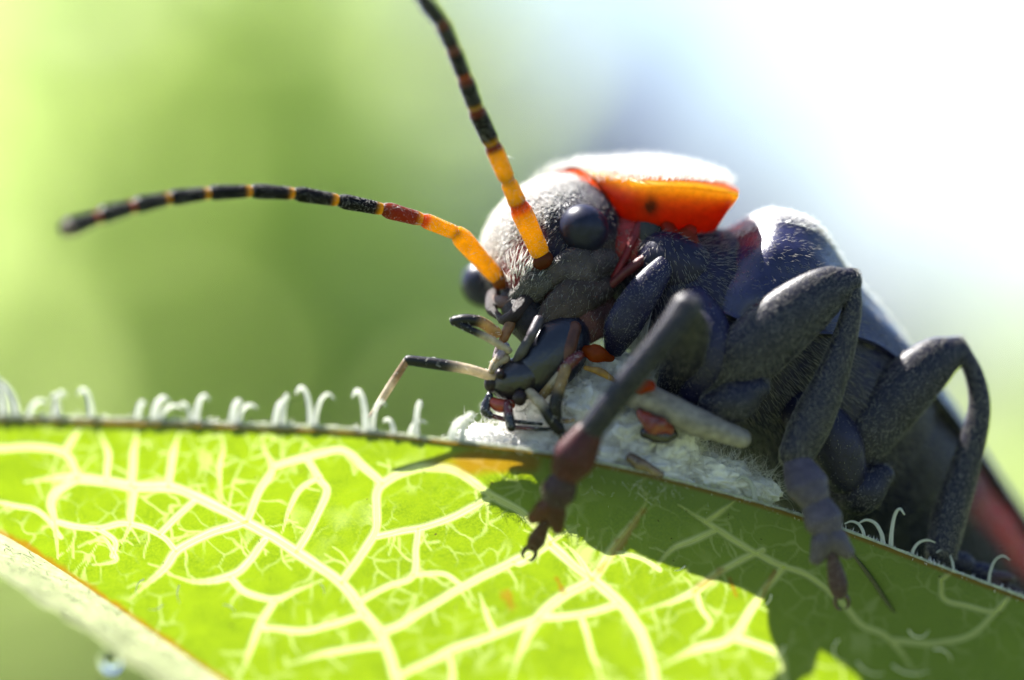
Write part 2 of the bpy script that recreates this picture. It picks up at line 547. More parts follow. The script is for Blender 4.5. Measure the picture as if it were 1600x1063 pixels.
def leaf_depth(u, v):
    t = smooth_interp(u, TOP[:, 0], TOP[:, 1]); d = smooth_interp(u, TOP[:, 0], TOP[:, 2])
    h = np.maximum(v-t, 0)
    wave = 10*np.sin(u/170.0+0.5)*np.exp(-h/120) + 14*np.sin(u/210.+v/150.)
    curl = 8*np.exp(-h/20.0)             # the margin turns back a little
    return d + SLOPE*h + wave + curl

VEINS = [  # (half width, pixel polyline) traced on the underside
 (8.5, [(40, 752), (122, 747), (205, 760), (270, 763), (310, 780), (385, 815), (460, 860), (530, 910), (565, 955), (595, 990), (620, 1060), (650, 1150), (700, 1290)]),
 (7, [(530, 910), (560, 870), (585, 830), (588, 795), (595, 757), (650, 732), (710, 735), (765, 772), (815, 800), (860, 850)]),
 (6.5, [(595, 990), (660, 955), (720, 920), (800, 877), (835, 862), (905, 820)]),
 (8, [(800, 1063), (812, 1020), (840, 965), (880, 930), (925, 903), (955, 860), (1005, 795), (1010, 770)]),
 (8, [(860, 852), (895, 882), (925, 903), (975, 950), (1000, 985), (1016, 1030), (1022, 1070), (1030, 1200), (1050, 1400)]),
 (7, [(1028, 1042), (1085, 1015), (1145, 995), (1180, 940), (1225, 886)]),
 (6, [(1225, 886), (1170, 860), (1100, 815), (1060, 790)]),
 (6, [(1000, 955), (1050, 940), (1090, 920), (1125, 893), (1190, 860)]),
 (5.5, [(840, 965), (905, 960), (965, 945)]),
 (5, [(1015, 895), (1050, 860), (1085, 845), (1120, 830)]),
 (6, [(1150, 997), (1190, 1010), (1218, 1025), (1225, 1070), (1260, 1200)]),
 (6.5, [(385, 812), (320, 838), (275, 863), (255, 890), (205, 935)]),
 (6.5, [(122, 747), (82, 778), (86, 820), (90, 872)]),
 (5.5, [(212, 760), (205, 800), (202, 822), (190, 848)]),
 (4.5, [(92, 818), (150, 826), (195, 818), (250, 835), (275, 862)]),
 (4.5, [(303, 785), (275, 810), (250, 835)]),
 (5.5, [(414, 842), (392, 875), (360, 900), (300, 908), (262, 898)]),
 (5, [(360, 902), (385, 925), (430, 935), (470, 920), (502, 906)]),
 (6, [(430, 935), (408, 970), (400, 990), (385, 1035), (370, 1063)]),
 (6.5, [(385, 812), (405, 770), (425, 730), (410, 697), (412, 675)]),
 (6, [(425, 727), (470, 716), (495, 710), (540, 705), (570, 730), (595, 754)]),
 (5.5, [(480, 718), (500, 750), (510, 770), (488, 820), (463, 862)]),
 (6, [(262, 762), (268, 720), (275, 690), (285, 668)]),
 (6.5, [(205, 758), (207, 720), (212, 680), (214, 662)]),
 (5.5, [(122, 747), (100, 706), (50, 697), (0, 700), (-120, 705)]),
 (5, [(100, 706), (115, 682), (130, 665)]),
 (4.5, [(165, 752), (168, 715), (160, 690), (150, 668)]),
 (5, [(445, 1042), (485, 1025), (525, 1015), (592, 1010)]),
 (4.5, [(405, 980), (445, 983), (485, 985), (545, 968), (572, 962)]),
 (6, [(620, 1058), (660, 1037), (700, 1017), (750, 1000), (800, 980), (840, 965)]),
 (5, [(768, 775), (730, 795), (695, 810), (640, 828), (588, 838)]),
 (4.5, [(558, 945), (610, 915), (645, 900), (650, 860), (652, 825)]),
 (4, [(645, 898), (690, 895), (720, 915)]),
 (4, [(750, 928), (757, 955), (772, 985)]),
 (4.5, [(345, 780), (342, 730), (348, 700), (345, 675)]),
 (4, [(440, 832), (455, 790), (470, 765), (500, 745)]),
 (5, [(925, 905), (905, 870), (880, 850)]),
 (4, [(905, 960), (920, 1000), (935, 1040), (940, 1075)]),
 (5, [(1105, 818), (1125, 800), (1150, 782)]),
 (5, [(1225, 886), (1275, 905), (1330, 960), (1345, 975), (1390, 1000), (1440, 1063)]),
 (5, [(1390, 1000), (1460, 1005), (1520, 990), (1570, 940)]),
 (4.5, [(1470, 905), (1475, 935), (1520, 950), (1555, 955), (1575, 935)]),
 (4, [(1470, 905), (1490, 890)]),
 (4, [(700, 1017), (705, 1063), (690, 1120)]),
 (3.5, [(960, 862), (1000, 872), (1030, 890)]),
 (3.5, [(95, 840), (60, 800), (20, 790), (-60, 775)]),
 (3.5, [(175, 868), (180, 845), (150, 826)]),
 (3.5, [(140, 850), (160, 840), (178, 862), (178, 876), (145, 882)]),
 (4, [(1088, 920), (1095, 950), (1110, 975), (1080, 1000)]),
 (4, [(860, 852), (815, 880), (800, 877)]),
]
random.seed(3)
TWIGS = []
for hw, pl in VEINS:
    pl = np.array(pl, float)
    seg = np.diff(pl, axis=0); ln = np.linalg.norm(seg, axis=1)
    for i in range(len(seg)):
        m = int(ln[i]/46 + random.random())
        for _ in range(m):
            p = pl[i]+seg[i]*random.random()
            ang = math.atan2(seg[i][1], seg[i][0]) + random.choice((-1, 1))*random.uniform(0.7, 1.6)
            L = random.uniform(10, 50)
            q = [p]
            for k in range(3):
                ang += random.uniform(-.5, .5)
                p = p + np.array((math.cos(ang), math.sin(ang)))*L/3
                q.append(p)
            TWIGS.append((random.uniform(1.2, 2.0), np.array(q)))
            if random.random() < 0.3:
                a2 = ang+random.choice((-1, 1))*random.uniform(.6, 1.1)
                TWIGS.append((1.5, np.array([q[2], q[2]+np.array((math.cos(a2), math.sin(a2)))*L*.5])))

def vein_line(i):
    """resampled polyline of vein i and its relative width, thinning towards ends that join nothing"""
    pl = np.asarray(VEINS[i][1], float)
    q = catmull(pl, (len(pl)-1)*5+1)
    L = np.concatenate([[0], np.cumsum(np.linalg.norm(np.diff(q, axis=0), axis=1))])
    w = 1+0.22*noise(np.stack([L, L*0+i*9.7, L*0], 1), 0.03, 24, 2)
    for end, x in ((0, L), (-1, L[-1]-L)):
        near = 1e9
        for j, (h2, o) in enumerate(VEINS):
            if j == i: continue
            o = np.asarray(o, float)
            for a, c in zip(o[:-1], o[1:]):
                e = c-a; k = np.clip((q[end]-a)@e/max(e@e, 1e-6), 0, 1)
                near = min(near, np.linalg.norm(q[end]-a-k*e))
        if near > 10: w = w*(0.12+0.88*sstep(0, min(90, L[-1]*.6), x))
    return q, w

def build_leaf():
    us = np.concatenate([np.arange(-420, -30, 14), np.arange(-30, 1640, 2.5), np.arange(1640, 2601, 16)])
    nr = 250
    w = np.linspace(0, 1, nr)**1.35
    U = np.repeat(us[None], nr, 0)
    t = smooth_interp(us, TOP[:, 0], TOP[:, 1]); b = np.maximum(smooth_interp(us, BOT[:, 0], BOT[:, 1]), t+2)
    jag = 2.0*noise(np.stack([us, us*0, us*0], 1), 0.03, 5, 3)
    Vv = (t+jag)[None]+(b-t)[None]*w[:, None]
    u = U.reshape(-1); v = Vv.reshape(-1)
    vein = np.zeros(len(u)); ridge = np.zeros(len(u))
    wob = np.stack([u, v, 0*u], 1)
    uu = u+4*noise(wob, 0.02, 21, 2); vv = v+4*noise(wob, 0.02, 22, 2)
    def stamp(lines, amp, soft, target, twig=False):
        for li, (hw, pl) in enumerate(lines):
            pl, wd = vein_line(li) if not twig else (np.asarray(pl, float), np.linspace(1.1, .45, len(pl)))
            for k0 in range(len(pl)-1):
                a, c = pl[k0], pl[k0+1]; hs = hw*.86*(wd[k0]+wd[k0+1])/2
                R = hw*3+6
                m = np.where((uu > min(a[0], c[0])-R) & (uu < max(a[0], c[0])+R) & (vv > min(a[1], c[1])-R) & (vv < max(a[1], c[1])+R))[0]
                if not len(m): continue
                e = c-a; L2 = max(e@e, 1e-6)
                q = np.stack([uu[m], vv[m]], 1)-a
                k = np.clip(q@e/L2, 0, 1)
                dist = np.linalg.norm(q-k[:, None]*e, axis=1)
                val = amp*min(1, .45+.55*(wd[k0]+wd[k0+1])/2)*(1-sstep(hs*0.35, hs*1.35+soft, dist))
                target[m] = np.maximum(target[m], val)
    stamp(VEINS, 1.0, 1.5, vein)
    ridge = vein.copy()
    tw = np.zeros(len(u)); stamp(TWIGS, 0.42, 1.6, tw, True)
    vein = np.maximum(vein, tw)
    # the finest net: Voronoi cell borders
    r = np.random.default_rng(5)
    pts = np.stack([r.uniform(-60, 1680, 1500), r.uniform(640, 1600, 1500)], 1)
    kd = kdtree.KDTree(len(pts))
    for i, p in enumerate(pts): kd.insert((p[0], p[1], 0), i)
    kd.balance()
    idx = np.where((u > -40) & (u < 1640) & (v < 1100))[0]
    wu = u[idx]+11*noise(wob[idx], 0.04, 31, 2); wv = v[idx]+11*noise(wob[idx], 0.04, 32, 2)
    f = np.array([[h[2] for h in kd.find_n((x, y, 0), 2)] for x, y in zip(wu, wv)])
    net = (1-sstep(0.8, 3.6, f[:, 1]-f[:, 0]))*sstep(-0.3, 0.5, noise(wob[idx], 0.018, 33, 2))
    vein[idx] = np.maximum(vein[idx], 0.36*net)
    d = leaf_depth(u, v) - 3.0*ridge + 3.0*noise(wob, 0.02, 41, 2)
    # browned margin and scars
    n1 = noise(wob, 0.02, 51, 3); n2 = noise(wob, 0.05, 52, 3)
    h = v-np.interp(u, us, t)
    hb = np.interp(u, us, b)-v
    brown = (1-sstep(3, 9, h))*0.75
    patch = np.exp(-((u-770)/95)**2-((v-722)/26)**2)
    brown = np.maximum(brown, sstep(0.30, 0.75, patch+0.35*n1)*0.75)
    brown = np.maximum(brown, (1-sstep(2, 14, hb+8*n2))*0.8*(u < 700))
    for (x0, y0, x1, y1, hw) in ((1005, 800, 940, 890, 8), (1130, 890, 1085, 925, 8), (1210, 895, 1190, 935, 5), (795, 930, 800, 950, 12), (1140, 905, 1150, 930, 5), (870, 905, 880, 925, 5)):
        a = np.array((x0, y0)); e = np.array((x1-x0, y1-y0)); q = np.stack([u, v], 1)-a
        k = np.clip(q@e/(e@e), 0, 1); dist = np.linalg.norm(q-k[:, None]*e, axis=1)
        brown = np.maximum(brown, (1-sstep(hw*.3, hw*1.2, dist+hw*1.3*n2+hw*.5*np.abs(n1)))*0.62)
    W = P(np.stack([u, v, d], 1))
    F = grid_faces(nr, len(us))
    base = P(np.array((2600., 1300., 180.)))
    stem_foot = np.array((base[0]+9, base[1]+6, 0.0))
    lf = thing('leaf', 'bright backlit green leaf with pale branching veins under the beetle', 'leaf', stem_foot)
    obj('blade', (W, F), M_LEAF, lf, attrs={'vein': vein, 'brown': brown})
    for vi, (hw, pl) in enumerate(VEINS):
        pl, wd = vein_line(vi)
        n = max(6, int(np.linalg.norm(np.diff(pl, axis=0), axis=1).sum()/7))
        q = catmull(pl, n)
        keep = (q[:, 1] > np.interp(q[:, 0], us, t)+1) & (q[:, 1] < np.interp(q[:, 0], us, b)-1)
        wq = np.interp(np.linspace(0, 1, n), np.linspace(0, 1, len(wd)), wd)[keep]
        q = q[keep]
        if len(q) < 4: continue
        q3 = np.stack([q[:, 0], q[:, 1], 0*q[:, 0]], 1)
        q3[:, 0] -= 4*noise(q3, 0.02, 21, 2); q3[:, 1] -= 4*noise(q3, 0.02, 22, 2)
        q3[:, 2] = leaf_depth(q3[:, 0], q3[:, 1])-2.0
        rad = hw*0.46*wq
        obj('vein', tube(q3, rad, 8, 1), M_VEIN, lf)
    # pale rolled margins
    def rim(line, r0, name, hairs, hl, seed, backoff):
        q = catmull(np.asarray(line, float), 90)
        rr = r0*(1+0.25*noise(q, 0.02, seed, 2))
        q[:, 2] += backoff
        g = tube(q, rr, 12, 1, rough=0.12, seed=seed)
        m = obj(name, g, M_PALE, lf, col=(0.62, 0.66, 0.42))
        hg = hair(g, hairs, hl, 1.1, None, 0.9, 0.2, 0.3, seed=seed)
        obj('down', hg, M_WHAIR, m, kind='stuff')
    uu_ = np.linspace(-380, 560, 24)
    tt = smooth_interp(uu_, TOP[:, 0], TOP[:, 1])
    rim(np.stack([uu_, tt-3, leaf_depth(uu_, tt)], 1), 4, 'rolled_margin', 700, 14, 3, 8)
    uu_ = np.linspace(560, 1900, 30); tt = smooth_interp(uu_, TOP[:, 0], TOP[:, 1])
    rim(np.stack([uu_, tt-1, leaf_depth(uu_, tt)], 1), 3.5, 'rolled_margin', 900, 13, 4, 6)
    # lower margin: a pale strip turned back, fringed with down
    q = np.linspace(-330, 700, 160); bb = smooth_interp(q, BOT[:, 0], BOT[:, 1]); d0 = leaf_depth(q, bb)
    sw = np.linspace(0, 1, 14)[:, None]
    wd = 1+0.18*noise(np.stack([q, q*0, q*0], 1), 0.03, 55, 2)
    G = np.stack([q-34*sw*wd, bb+(58*sw-10*sw**2)*wd, d0+1+110*sw+120*sw**2], -1)
    g = (P(G.reshape(-1, 3)), grid_faces(14, 160))
    m = obj('turned_margin', g, M_PALE, lf, col=np.array((0.34, 0.37, 0.20))*(1+.35*noise(g[0], 2.5, 56, 3))[:, None])
    obj('down', hair(g, 1600, 24, 1.0, D(-.5, .8, .2), .6, .2, .3, seed=57), M_WHAIR, m, kind='stuff')
    # stout hooked hairs standing on the upper margin
    for (x, hgt, bend, r) in ((85, 44, 12, 7), (92, 40, -8, 6), (143, 50, -14, 7), (215, 32, 8, 7), (240, 40, 16, 8), (250, 28, 24, 6), (306, 46, 14, 7), (298, 34, -12, 5),
                           (363, 40, 10, 8), (372, 34, 20, 6), (430, 42, 12, 7), (442, 52, 6, 6), (486, 66, -16, 7), (493, 56, 20, 5), (572, 66, -14, 8), (582, 50, 14, 5), (615, 26, -10, 6), (650, 56, 6, 7),
                           (640, 26, 18, 5), (706, 36, 22, 9), (722, 46, 14, 7), (25, 62, -40, 9), (5, 76, -30, 10), (-20, 70, -30, 10), (45, 30, 20, 6),
                           (1392, 62, 14, 5), (1380, 40, -26, 5), (1350, 26, -20, 4), (1425, 26, 24, 4), (1545, 46, 22, 3), (1490, 36, -18, 3), (1180, 40, -20, 6)):
        v0 = float(vT(x)); d0 = float(leaf_depth(np.array([x]), np.array([v0]))[0])
        q = [(x, v0-2, d0+12), (x+bend*.1, v0-hgt*.45, d0+14), (x+bend*.45, v0-hgt*.85, d0+18), (x+bend, v0-hgt, d0+16), (x+bend*1.5, v0-hgt*.86, d0+12)]
        r *= .8
        obj('leaf_hair', tube(q, (r, r*.8, r*.68, r*.55, r*.3), 10, 5), M_LHAIR, lf)
    # fine curved hairs on the underside
    for (x, y, L, a, k) in ((1310, 1000, 46, 2.2, -1.2), (1225, 1010, 40, 2.0, .8), (1395, 1040, 60, .6, -.6), (1420, 985, 40, .9, -1.2), (1460, 1015, 36, 0., .8), (1205, 930, 26, 1.8, .7), (1070, 885, 20, 2.4, .5),
                            (225, 905, 30, 2.6, -.8), (280, 915, 30, 1.9, -.5), (350, 945, 24, .2, .6), (255, 945, 26, 2.4, .6), (500, 912, 20, .8, .6), (1340, 1035, 50, .9, -.7)):
        q = []; p = np.array((x, y), float); ang = a
        for i in range(5):
            dd = float(leaf_depth(np.array([p[0]]), np.array([p[1]]))[0])
            q.append((p[0], p[1], dd-3-8*math.sin(i/4*math.pi)))
            p = p+np.array((math.cos(ang), math.sin(ang)))*L/4; ang += k/2
        obj('leaf_hair', tube(q, (1.4, 1.3, 1.1, .9, .4), 5, 4), M_WHAIR, lf)
    # stalk and stem
    e = base
    pet = [e-np.array((1.2, 0, -0.6)), e+np.array((3, 1.5, -2.0)), e+np.array((7, 4, -8)), stem_foot+np.array((0, 0, e[2]-22))]
    obj('petiole', tube(pet, (30, 40, 50, 60), 10, 8, world_pts=True), M_STEM, lf)
    obj('stem', tube([stem_foot+np.array((0, 0, z)) + np.array((math.sin(z/60)*2, math.cos(z/80)*2, 0)) for z in (-6, 80, 160, 260, e[2]-22, e[2]+30)], (130, 120, 110, 100, 90, 60), 12, 8, world_pts=True), M_STEM, lf)
    return lf
LEAF = build_leaf()

# ================================================================== beetle
NAVY = np.array((0.009, 0.0085, 0.030)); LEGC = np.array((0.007, 0.007, 0.019)); BLACK = np.array((0.008, 0.008, 0.012))
BEE = thing('soldier_beetle', 'dark blue-black beetle with orange collar gripping the leaf edge while feeding', 'beetle', P(np.array((1330., 830., -60.))))

# ---- body frame along the spine
SP = np.array([(985, 430, 45, 70), (1050, 462, 50, 125), (1120, 505, 65, 158), (1200, 570, 95, 170), (1280, 645, 135, 166), (1365, 735, 195, 152),
               (1455, 830, 262, 132), (1550, 925, 332, 108), (1640, 1010, 395, 70), (1690, 1055, 430, 30)], float)
NF = np.array((0.60, -0.35, -0.72)); NT = np.array((0.74, -0.66, -0.10))
def spine(n, t0=0.0, t1=1.0):
    k = len(SP)-1
    full = catmull(SP, 400)
    t = np.linspace(t0, t1, n)
    q = np.stack([np.interp(t, np.linspace(0, 1, 400), full[:, i]) for i in range(4)], 1)
    C = P(q[:, :3]); R = q[:, 3]*S
    cf = P(full[:, :3]); T = unit(np.gradient(cf, axis=0))
    A = unit(np.stack([np.interp(t, np.linspace(0, 1, 400), T[:, i]) for i in range(3)], 1))
    w = sstep(0.15, 0.75, t)[:, None]
    Nn = D(1, 0, 0)*0
    nf = D(*NF); ntl = D(*NT)
    Nn = nf*(1-w)+ntl*w
    Nn = unit(Nn-A*np.sum(Nn*A, 1)[:, None])
    Uu = np.cross(A, Nn)
    if np.dot(Uu[0], FW) < 0: Uu = -Uu      # dorsal points away from the lens
    return t, C, R, A, Nn, Uu
def shell(t0, t1, n, a0, a1, na, fr, wrap=False, drop=None):
    """surface round the spine; angles from near side (0) over the back (90). fr(t, ang) radius factor"""
    t, C, R, A, Nn, Uu = spine(n, t0, t1)
    an = np.radians(np.linspace(a0, a1, na, endpoint=not wrap))
    Tg, Ag = np.meshgrid(t, an, indexing='ij')
    if drop is not None:
        Ag = Ag - math.radians(1)*drop(Tg)*np.clip(1-np.abs(Ag-an[0])/math.radians(60), 0, 1)*(a0 < 0)
    f = fr(Tg, Ag)
    V = C[:, None]+(Nn[:, None]*np.cos(Ag)[..., None]+Uu[:, None]*np.sin(Ag)[..., None])*(R[:, None]*f)[..., None]
    F = grid_faces(n, na, wrap)
    return V.reshape(-1, 3), F, Tg.reshape(-1), Ag.reshape(-1)
def outward(V, F, C):
    a, b, c = V[F[:, 0]], V[F[:, 1]], V[F[:, 2]]
    s = np.sum(np.cross(b-a, c-a)*((a+b+c)/3-C), 1)
    return F[:, ::-1].copy() if s.sum() < 0 else F
BODY_LAY = D(0.6, 0.65, 0.45)

# thorax
V, F, tt, aa = shell(0.0, 0.52, 90, 0, 360, 90, lambda t, a: (0.96+0.05*np.cos(2*a)+0.035*np.sin(t*46)*np.clip(-np.sin(a)+.3, 0, 1))*(0.35+0.65*sstep(0., .06, t)), True)
F = outward(V, F, V.mean(0))
q = noise(V, 0.9, 61, 3)[:, None]
thx = (V, F)
tho = obj('thorax', thx, M_DARK, BEE, col=NAVY*(1.0+0.35*q))
obj('pubescence', hair(thx, 20000, 15, 0.27, BODY_LAY, 0.3, 0.1, 0.1, seed=62), M_HAIR, tho, kind='stuff')
# abdomen, ringed, red along its flank
def abr(t, a):
    k = (t-0.45)/0.55*8
    ring = 0.93+0.05*(k-np.floor(k))
    return ring*(0.9+0.08*np.cos(2*a))
V, F, tt, aa = shell(0.45, 1.0, 150, 0, 360, 90, abr, True)
F = outward(V, F, V.mean(0))
side = np.clip(np.cos(aa-math.radians(-12)), 0, 1)
red = sstep(0.70, 0.92, side+0.06*noise(V, 1.2, 66, 2))*sstep(0.60, 0.70, tt)
spot = sstep(0.25, 0.5, noise(V, 1.0, 67, 2))*0.8
colr = NAVY[None]*(1-red[:, None])+np.array((0.42, 0.028, 0.018))[None]*red[:, None]
colr = colr*(1-(red*spot)[:, None])+np.array((0.05, 0.02, 0.02))[None]*(red*spot)[:, None]
abd = (V, F)
abo = obj('abdomen', abd, M_DARK, BEE, col=colr)
obj('pubescence', hair(abd, 14000, 14, 0.27, BODY_LAY, 0.3, 0.2, 0.22, seed=68), M_HAIR, abo, kind='stuff')

# elytra: two shells meeting on the back
def elr(t, a):
    hump = 0.27*np.exp(-((t-0.225)/0.075)**2)*np.exp(-((a-0.55)/0.75)**2)
    front = sstep(0.125, 0.20, t)
    return (1.10+hump+0.015*np.sin(a*14))*(0.72+0.28*front)
def elytron(a0, a1):
    V, F, tt, aa = shell(0.135, 0.97, 150, a0, a1, 60, elr, drop=lambda t: 26*(1-sstep(.2, .42, t)))
    t, C, R, A, Nn, Uu = spine(150, 0.135, 0.97)
    W = V.reshape(150, 60, 3); inn = C[:, None]+(W-C[:, None])*0.955
    VV = np.vstack([V, inn.reshape(-1, 3)]); n = len(V)
    F2 = F[:, ::-1]+n
    edge = []
    for r in range(149):
        edge.append((r*60, r*60+n, (r+1)*60+n, (r+1)*60)); edge.append((r*60+59, (r+1)*60+59, (r+1)*60+59+n, r*60+59+n))
    for c in range(59):
        edge.append((c, c+1, c+1+n, c+n)); edge.append((149*60+c, 149*60+c+n, 149*60+c+1+n, 149*60+c+1))
    FF = np.vstack([F, F2, np.array(edge)])
    return VV, FF, (V, outward(V, F, V.mean(0)))
for k, (a0, a1) in enumerate(((-8, 89), (91, 188))):
    VV, FF, outer = elytron(a0, a1)
    e = obj('elytron', (VV, FF), M_ELY, BEE, col=np.array((0.012, 0.012, 0.05))*(1+0.3*noise(VV, 1.0, 70+k, 3))[:, None])
    top = outer[1].reshape(149, 59, 4)[:, (25 if k == 0 else 0):(59 if k == 0 else 34)].reshape(-1, 4)  # back strip only: white hair here paints the bright sunlit band
    obj('highlight_hair', hair((outer[0], top), 12000, 12, 0.5, BODY_LAY, 0.3, 0.1, 0.2, seed=172+k), M_HIGHLIGHT, e, kind='stuff')
    obj('pubescence', hair(outer, 5000, 11, 0.26, BODY_LAY, 0.35, 0.1, 0.2, seed=72+k), M_HAIR, e, kind='stuff')

# ---- pronotum: flared translucent collar
rows = np.array([
 [(966, 352, 40), (946, 304, 14), (900, 262, 62), (880, 263, 100), (858, 271, 140), (836, 286, 178), (818, 306, 200), (800, 350, 215)],
 [(978, 366, 30), (974, 326, -10), (962, 277, 8), (948, 268, 60), (928, 264, 110), (900, 268, 180), (870, 305, 230), (860, 350, 240)],
 [(1006, 370, 25), (1008, 342, -24), (1008, 288, -36), (995, 272, 30), (965, 262, 110), (930, 266, 190), (895, 305, 250), (885, 350, 260)],
 [(1066, 384, 30), (1072, 354, -22), (1076, 293, -52), (1062, 274, 20), (1030, 259, 120), (990, 266, 210), (950, 310, 280), (940, 360, 290)],
 [(1108, 374, 30), (1120, 344, -18), (1128, 300, -42), (1122, 284, 30), (1095, 272, 140), (1060, 282, 230), (1010, 320, 300), (1000, 370, 310)],
 [(1130, 338, 25), (1146, 320, -4), (1154, 306, -20), (1152, 294, 40), (1130, 289, 150), (1095, 302, 230), (1040, 330, 290), (1030, 380, 300)]], float)
a = np.stack([catmull(rows[:, j], 60) for j in range(8)], 1)
b = np.stack([catmull(a[i], 100) for i in range(60)], 0)
pv = P(b.reshape(-1, 3)); pf = grid_faces(60, 100)
pf = outward(pv, pf, P(np.array((1010., 340., 120.))))
ti = np.repeat(np.linspace(0, 1, 60), 100); si = np.tile(np.linspace(0, 7, 100), 60)
under = 1-sstep(1.2, 2.0, si)
c_rim_glow = np.array((1.0, 0.72, 0.012)); c_und = np.array((0.62, 0.06, 0.005)); c_red = np.array((0.30, 0.012, 0.012)); c_disc = np.array((0.80, 0.24, 0.02))
pc = c_disc[None]*np.ones((len(pv), 1))
rim_glow = (np.exp(-((si-1.98)/0.3)**2)*.9+sstep(.88, .98, ti)*(si < 2.2)*.8).clip(0, 1)[:, None]  # yellow painted on rim and tip for sunlight glowing through
pc = pc*(1-under[:, None])+c_und*under[:, None]
low = (1-sstep(0.0, 0.75, si))[:, None]; pc = pc*(1-low)+c_red*low
pc = pc*(1-rim_glow)+c_rim_glow*rim_glow
front = (1-sstep(0.0, 0.05, ti))[:, None]; pc = pc*(1-front)+np.array((0.10, 0.01, 0.008))*front
spotm = (sstep(0.1, 0.3, 0.9-((si-4.2)/1.1)**2-((ti-0.4)/0.35)**2))[:, None]; pc = pc*(1-spotm)+BLACK*2*spotm
sm = np.exp(-((b.reshape(-1, 3)[:, 0]-1018)/9)**2-((b.reshape(-1, 3)[:, 1]-322)/12)**2)[:, None]*(si < 2)[:, None]
sm = np.clip(sm*(1.2+noise(pv, 12, 75)[:, None]), 0, .85); pc = pc*(1-sm)+np.array((0.05, 0.02, 0.01))*sm
pro = obj('pronotum', (pv, pf), M_AMBER, BEE, col=pc)
md = pro.modifiers.new('thickness', 'SOLIDIFY'); md.thickness = 0.05; md.offset = -1
obj('pubescence', hair((pv, pf), 5000, 22, 0.5, D(0.9, -0.3, 0.2), 0.7, 0.25, 0.3, seed=76, where=lambda c: 1.0*((c-P(np.array((1000., 275., 60.))))@UP > -0.12)), M_WHAIR, pro, kind='stuff')

# prosternum and neck under the collar: red frame, dark lobes
def tinted(g, base, var, seed, sc_=2.0):
    return np.asarray(base)[None]*(1+var*noise(g[0], sc_, seed, 3))[:, None]
g = ball((1000, 400, 70), ((0.75, 0.1, 0.6), (0.5, -0.75, -0.45), (0.3, 0.6, -0.7)), (95, 95, 80), 48, 32, rough=0.03, seed=3)
pxy = (g[0]-P(np.array((1000., 400., 70.))))@np.stack([RT, -UP], 1)/S
rd = sstep(-10, 25, -pxy[:, 1]-0.25*pxy[:, 0]+8*noise(g[0], 3, 77, 2)+22)[:, None]
cc = np.array((0.26, 0.022, 0.02))*rd + NAVY*1.2*(1-rd)
pst = obj('prosternum', g, M_DARK, BEE, col=cc)
obj('pubescence', hair(g, 1800, 14, 0.55, D(0.2, 0.9, 0.1), 0.4, 0.3, 0.25, seed=78), M_HAIR, pst, kind='stuff')
# red struts and dark flap of the side
for pts, r, cl in (([(1003, 348, -8), (985, 385, -22), (962, 430, -28), (948, 446, -18)], (9, 7, 6, 5), (0.13, 0.010, 0.012)),
                   ([(1042, 352, -18), (1056, 376, -34), (1066, 398, -44), (1078, 362, -30)], (10, 12, 10, 12), (0.50, 0.05, 0.02)),
                   ([(955, 445, -30), (985, 420, -38), (1020, 398, -40), (1046, 392, -40)], (7, 8, 8, 6), (0.10, 0.02, 0.022)),
                   ([(1072, 372, -30), (1080, 390, -40), (1066, 420, -42)], (18, 13, 4), (0.42, 0.06, 0.02))):
    g = tube(pts, r, 12, 7)
    obj('pleuron_strut', g, M_AMBER if cl[0] > .4 else M_DARK, BEE, col=tinted(g, cl, .3, 80))
g = ball((1018, 372, -12), ((0.2, 1, 0), (1, -0.2, 0.1), (0, 0.1, 1)), (34, 24, 12), 24, 16)
obj('pleuron', g, M_DARK, BEE, col=tinted(g, (0.03, 0.028, 0.028), .3, 81))
def part_hairy(name, g, colr, n, L, lay, parent, seed, mat=M_DARK, lift=.35, hm=None, hr=.34):
    o = obj(name, g, mat, parent, col=tinted(g, colr, .35, seed))
    if n: obj('pubescence', hair(g, n, L, hr, lay, lift, .1, .1, seed=seed), hm or M_HAIR, o, kind='stuff')
    return o
# coxae: long front one, broad middle ones, hind one
part_hairy('coxa', tube([(1056, 392, -48), (1030, 425, -72), (1000, 465, -85), (972, 512, -78), (960, 545, -55)], (8, 20, 27, 28, 16), 18, 8, .55, D(0, 0, 1)), NAVY*1.2, 1600, 15, D(-.5, .8, -.1), BEE, 91)
part_hairy('coxa', tube([(1085, 468, -75), (1100, 515, -105), (1098, 565, -110), (1085, 615, -90)], (26, 40, 42, 26), 18, 8, .6, D(0, 0, 1)), NAVY*1.3, 1200, 13, D(0, .9, -.2), BEE, 92)
part_hairy('coxa', tube([(1255, 640, -30), (1300, 690, -30), (1320, 740, -20)], (40, 46, 36), 18, 8), NAVY, 800, 12, D(.2, .9, 0), BEE, 93)
part_hairy('sternum', ball((1060, 420, -20), ((.8, .5, 0), (-.4, .7, .4), (.2, -.3, .9)), (70, 55, 50), 36, 24, rough=.03), NAVY, 900, 12, D(.3, .9, 0), BEE, 94)

# ---- head
HC = np.array((868., 392., 60.))
HL = unit(np.array((.72, -.40, -.57))); HF = np.array((-.35, .60, -.72)); HF = unit(HF-HL*(HF@HL)); HU = np.cross(HF, HL)
if HU[1] > 0: HU = -HU
HA = (HL, HF, HU); HR = np.array((122., 132., 106.))
def hpt(l, f, u): return HC+HL*l+HF*f+HU*u
def headfn(q):
    l, f, u = q[:, 0], q[:, 1], q[:, 2]
    k = 1-0.34*sstep(0.25, 1.0, f)-0.16*sstep(0.3, 1.0, -f)
    q2 = np.stack([l*k, f, u*(1-0.22*sstep(.3, 1, f))], 1)
    q2[:, 1] += 0.06*np.exp(-((l/0.35)**2))*sstep(.4, .9, f)
    q2[:, 2] -= 0.05*np.exp(-(((np.abs(l)-.33)/.16)**2+((f-.55)/.25)**2))
    return q2
hv, hf, hu = ball(HC, HA, HR, 120, 80, headfn)
